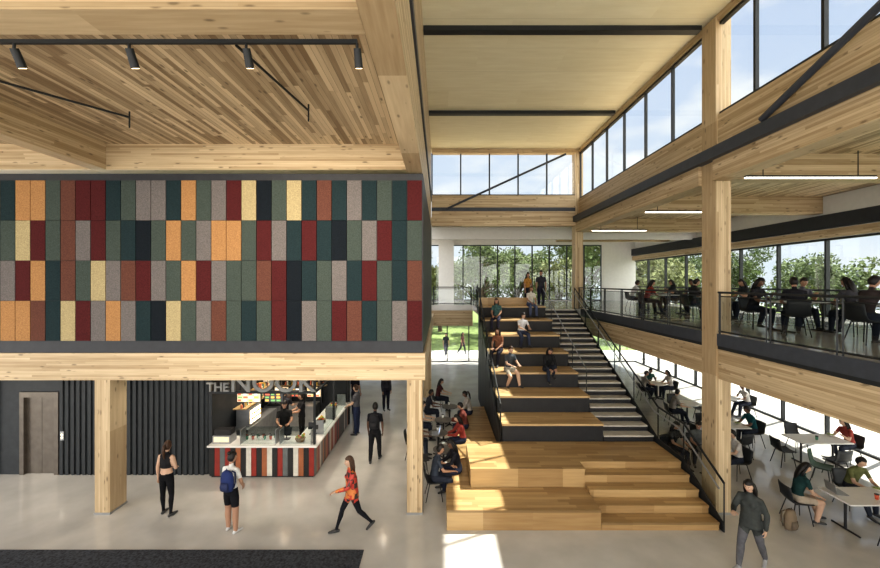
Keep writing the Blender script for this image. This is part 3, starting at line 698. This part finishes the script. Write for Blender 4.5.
sit_tier(497,5,-20,'woman',legs=LS,arms=ALAP,lean=10,shirt=(.07,.14,.14),pants=(.03,.03,.05),female=True,style='long',hair='b')
sit_tier(530,6,10,'woman',legs=LS,arms=ALAP,lean=12,shirt=(.6,.56,.5),pants=(.1,.12,.2),female=True,style='long',hair='b')
P('woman',(4.25,19.4,FL2),20,1.68,shirt=(.40,.21,.06),pants=(.02,.02,.03),female=True,style='long')
P('man',(4.95,19.6,FL2),-10,1.78,shirt=(.05,.05,.06),pants=(.03,.03,.05))
for (px,dd,yaw,sh,nm,st) in [(458,10.6,-75,(.02,.02,.025),'woman','long'),(463,12.6,-80,(.26,.05,.04),'woman','long'),(466,13.8,-95,(.16,.05,.04),'man','short'),(470,15.3,-85,(.45,.41,.37),'woman','pony')]:
    x=(px-440)*dd/F; x=max(x,.15+.09*(dd-8.8)+.14)
    P(nm,(x,dd,0),yaw,1.68,seat=.45,legs=SIT,arms=ATAB,lean=16,shirt=sh,pants=(.03,.035,.06),female=nm=='woman',style=st,head=(0,15),sleeve='long',skin=R.choice('lmd'))
    if dd>11: inst('cafe_table',RT2,(x-.78,dd,0)); inst('paper_cup',CUPS[0],(x-.8,dd+.18,.75))
for (x,y,yaw,sh,nm,st) in [(-.15,10.15,95,(.05,.06,.08),'man','short'),(-.85,12.5,90,(.06,.09,.14),'man','short'),(-.75,13.9,95,(.5,.5,.5),'woman','long'),(-.5,15.4,95,(.04,.04,.05),'man','short'),(-.1,17.2,80,(.08,.03,.03),'woman','long')]:
    P(nm,(x,y,0),yaw,1.7,seat=.45,legs=SIT,arms=ATAB,lean=12,shirt=sh,pants=(.03,.035,.05),female=nm=='woman',style=st,head=(0,12),skin=R.choice('lmd'))
    inst('dining_chair',CH,(x,y,0),yaw)
inst('cafe_table',RT2,(.1,11.35,0)); inst('dining_chair',CH,(-.55,11.4,0),100)
laptop(-.15,12.5,.75,90)

_sv=[0]
def seatp(x,y,yaw,nm='man',arms=None,**kw):
    kw.setdefault('shirt',R.choice([(.05,.05,.06),(.3,.28,.25),(.08,.1,.15),(.26,.06,.05),(.55,.53,.5),(.05,.12,.1)]))
    _sv[0]+=1
    kw.setdefault('skin',R.choice('lmmd')); kw.setdefault('legs',SITV[_sv[0]%4]); kw.setdefault('lean',10+R.random()*10); kw.setdefault('head',(R.uniform(-25,25),10+R.random()*8))
    z=kw.pop('z',0)
    P(nm,(x,y,z),yaw,1.7,seat=.45,arms=arms or (ATAB,AEAT)[_sv[0]%2],female=nm=='woman',style='long' if nm=='woman' else 'short',**kw)
    inst('dining_chair',CH,(x,y,z),yaw)
inst('dining_table',QT,(9.45,8.85,0)); seatp(8.2,9.2,80,'woman',shirt=(.02,.05,.05),pants=(.4,.34,.27),leg='short',skin='l',arms=ALAP)
seatp(10.0,9.75,0,'man',shirt=(.13,.14,.06),skin='l',lean=22); laptop(8.95,9.0,.75,-100); bowl(9.9,9.05,.75); inst('paper_cup',CUPS[1],(9.5,8.7,.75))
inst('dining_chair',CH,(9.3,8.1,0),180); inst('dining_chair',CH,(9.9,8.05,0),170)
backpack((7.75,8.85,0),200,(.2,.15,.1))
inst('dining_table',QT,(11.4,12.1,0)); inst('dining_chair',CH,(10.3,12.0,0),85); inst('dining_chair',CH,(11.2,11.3,0),180); inst('dining_chair',CH,(11.6,13.0,0),0); seatp(12.5,12.2,-90,'woman'); bowl(12.0,12.3,.75); inst('paper_cup',CUPS[2],(11.3,12.0,.75))
inst('dining_table',QT2,(9.5,13.3,0)); seatp(10.5,13.4,-90,'man',shirt=(.02,.09,.1)); seatp(9.3,14.0,0,'woman',shirt=(.04,.04,.05)); inst('dining_chair',CH,(8.6,13.2,0),95); inst('dining_chair',CH,(9.4,12.5,0),190); bowl(9.9,13.3,.75)
inst('dining_chair',CHG,(10.4,10.9,0),40)
inst('cafe_table',RT,(9.7,15.7,0)); seatp(9.0,15.5,80,'man',shirt=(.3,.28,.26)); inst('dining_chair',CH,(10.4,15.9,0),-90); inst('dining_chair',CH,(9.7,16.5,0),0)
inst('cafe_table',RT,(10.2,18.8,0)); seatp(9.5,18.7,85,'man'); seatp(10.9,18.9,-90,'woman'); seatp(10.2,19.6,0,'man')
inst('cafe_table',RT,(11.9,16.5,0)); inst('dining_chair',CH,(11.2,16.5,0),90); seatp(12.6,16.4,-90,'man')
inst('cafe_table',RT,(8.2,21,0)); seatp(7.5,21,90,'woman'); inst('dining_chair',CH,(8.9,21,0),-90)
inst('cafe_table',RT2,(7.6,11.3,0)); seatp(6.95,12.0,20,'woman',shirt=(.02,.02,.02)); seatp(7.75,12.1,-15,'man',shirt=(.12,.13,.13)); seatp(8.35,11.2,-90,'man',shirt=(.5,.48,.45))
inst('dining_table',QT,(9.0,9.9,FL2)); seatp(8.3,10.6,10,'woman',z=FL2,shirt=(.03,.03,.035)); seatp(8.1,9.1,150,'man',z=FL2,shirt=(.02,.02,.025)); seatp(9.6,10.7,-10,'man',z=FL2,shirt=(.1,.1,.12)); seatp(9.45,9.1,175,'woman',z=FL2,shirt=(.06,.06,.07))
inst('dining_table',QT,(9.5,7.9,FL2)); seatp(8.4,7.9,90,'man',z=FL2,shirt=(.05,.04,.04))
for i,(x,y) in enumerate([(9.3,13.3),(9.0,15.6),(9.6,18.0)]):
    inst('dining_table',QT2,(x,y,FL2)); seatp(x-.95,y,90,['man','woman'][i%2],z=FL2,shirt=[(.03,.03,.03),(.24,.05,.04),(.6,.6,.6),(.05,.06,.1)][i]); seatp(x+.95,y,-90,['woman','man'][i%2],z=FL2,shirt=(.04,.045,.05))
P('man',(.45,30.5,-.1),10,1.75,legs=WALK,shirt=(.03,.03,.04),pants=(.04,.04,.06)); P('woman',(1.75,31.3,-.1),60,1.68,legs=WALK2,shirt=(.1,.05,.05),pants=(.03,.03,.04),female=True,style='long')

# ------------------------------------------------------------------ trees
LEAF=plain('leaf_green',(.11,.145,.06),rough=.8,noise=.6,nscale=1.5,spec=.2); LEAF2=plain('leaf_olive',(.20,.22,.10),rough=.8,noise=.6,nscale=1.5,spec=.2); BARK=plain('bark',(.09,.07,.05),rough=1)
def tree_mesh(seed,h=9,leafm=LEAF):
    r=random.Random(seed); m=MB(); m.tube([(0,0,0),(.1,0,h*.2),(.0,.1,h*.45),(.1,0,h*.7)],[.25,.19,.14,.06],BARK,8)
    cs=[]
    for i in range(22):
        a=r.random()*6.28; rr=r.random()**.5*h*.36; z=h*(.38+.55*r.random()); k=1-.5*abs(z/h-.6)
        c=(rr*k*math.cos(a),rr*k*math.sin(a),z); cs.append(c)
        m.tube([(0,0,h*.3+.2*r.random()*h),tuple(x*.6+y*.4 for x,y in zip(c,(0,0,h*.4))),c],[.07,.045,.02],BARK,5)
    vs=[];fs=[]
    for c in cs:
        for j in range(230):
            d=Vector((r.gauss(0,1),r.gauss(0,1),r.gauss(0,1))).normalized()*(h*.13)*(.55+.5*r.random()); d.z*=.75
            p=Vector(c)+d; u=Vector((r.gauss(0,1),r.gauss(0,1),r.gauss(0,1))).normalized(); w=u.cross(Vector((r.random(),r.random(),1))).normalized(); sz=.10+.1*r.random()
            o=len(vs); vs+=[p-u*sz,p+w*sz*.6,p+u*sz,p-w*sz*.6]; fs.append((o,o+1,o+2,o+3))
    m.add(vs,fs,leafm); return m.mesh('oak_tree')
TM=[tree_mesh(1,9),tree_mesh(2,8,LEAF2),tree_mesh(3,10)]
for i,(x,y) in enumerate([(-4,40),(0,46),(4,38),(8.5,44),(11,37),(15,42),(-9,38),(20,38),(6,54),(12,56),(-2,58),(26,44),(24,25),(28,20),(25,13),(33,45),(30,7),(38,15),(36,9),(44,48),(18,52),(30,55),(38,52)]):
    inst('oak_tree',TM[i%3],(x,y,-.12),i*77,(.9+.25*R.random())*(.72 if x>23 and y<34 else 1))
m=MB(); BW=plain('limestone',(.50,.43,.32),rough=.9,noise=.06); m.box(44,60,20,40,-.12,10,BW)
for i in range(5): m.box(43.95,44,22+i*3.6,24+i*3.6,5.5,7.5,M_PANEL)
m.obj('neighbour_building')
m=MB(); rr=random.Random(5); vs=[];fs=[]
for j in range(9000):
    p=Vector((18+rr.random()*.9,rr.random()*32-3,rr.random()*1.0-.1)); u=Vector((rr.gauss(0,1),rr.gauss(0,1),rr.gauss(0,1))).normalized(); w=u.cross(Vector((rr.random(),.3,1))).normalized(); sz=.09
    o=len(vs); vs+=[p-u*sz,p+w*sz*.6,p+u*sz,p-w*sz*.6]; fs.append((o,o+1,o+2,o+3))
m.add(vs,fs,LEAF2); m.obj('hedge')

# ------------------------------------------------------------------ light
w=bpy.data.worlds.new('World'); S.world=w; w.use_nodes=True; nt=w.node_tree; bg=nt.nodes['Background']
tc=N(nt,'ShaderNodeTexCoord'); sp=N(nt,'ShaderNodeSeparateXYZ'); nt.links.new(tc.outputs['Generated'],sp.inputs[0])
rp=N(nt,'ShaderNodeValToRGB'); e=rp.color_ramp.elements; e[0].position=0; e[0].color=(.84,.91,.98,1); e[1].position=.7; e[1].color=(.48,.60,.86,1); nt.links.new(sp.outputs['Z'],rp.inputs[0])
no=N(nt,'ShaderNodeTexNoise'); no.inputs['Scale'].default_value=5.5; no.inputs['Detail'].default_value=8; mp=N(nt,'ShaderNodeMapping'); mp.inputs['Scale'].default_value=(1,1,2.2); mp.inputs['Location'].default_value=(3.1,1.7,.4); nt.links.new(tc.outputs['Generated'],mp.inputs[0]); nt.links.new(mp.outputs[0],no.inputs[0])
cr=N(nt,'ShaderNodeValToRGB'); cr.color_ramp.elements[0].position=.46; cr.color_ramp.elements[1].position=.66; nt.links.new(no.outputs[0],cr.inputs[0])
mx=N(nt,'ShaderNodeMix',data_type='RGBA'); nt.links.new(cr.outputs[0],mx.inputs[0]); nt.links.new(rp.outputs[0],mx.inputs[6]); mx.inputs[7].default_value=(1,1,1,1)
my=N(nt,'ShaderNodeMapRange'); my.inputs[1].default_value=-.5; my.inputs[2].default_value=.1; my.inputs[3].default_value=.9; my.inputs[4].default_value=0; nt.links.new(sp.outputs['Y'],my.inputs[0])
m2=N(nt,'ShaderNodeMix',data_type='RGBA'); nt.links.new(my.outputs[0],m2.inputs[0]); nt.links.new(mx.outputs[2],m2.inputs[6]); m2.inputs[7].default_value=(1,.97,.92,1)  # warm tint on the added fill from the sky behind the camera
nt.links.new(m2.outputs[2],bg.inputs[0])
mr=N(nt,'ShaderNodeMapRange'); mr.interpolation_type='SMOOTHSTEP'; mr.inputs[1].default_value=-.6; mr.inputs[2].default_value=.25; mr.inputs[3].default_value=2.3; mr.inputs[4].default_value=.72  # sky strength raised behind the camera as added fill for the interior
nt.links.new(sp.outputs['Y'],mr.inputs[0]); nt.links.new(mr.outputs[0],bg.inputs[1])
sl=bpy.data.lights.new('Sun','SUN'); sl.energy=8.5; sl.angle=math.radians(.6); sl.color=(1,.95,.86)
so=bpy.data.objects.new('Sun',sl); COL.objects.link(so); so.rotation_euler=Vector((.57,.27,1)).to_track_quat('Z','Y').to_euler()

cam=bpy.data.cameras.new('Camera'); cam.sensor_width=36; cam.lens=F/880*36; cam.clip_end=500; cam.shift_y=-.001
co=bpy.data.objects.new('Camera',cam); COL.objects.link(co); co.location=(0,0,EYE); co.rotation_euler=(math.radians(90),0,0); S.camera=co
S.view_settings.view_transform='Standard'; S.view_settings.exposure=.42
try: S.view_settings.look='Medium High Contrast'
except Exception as ex: print('look',ex)
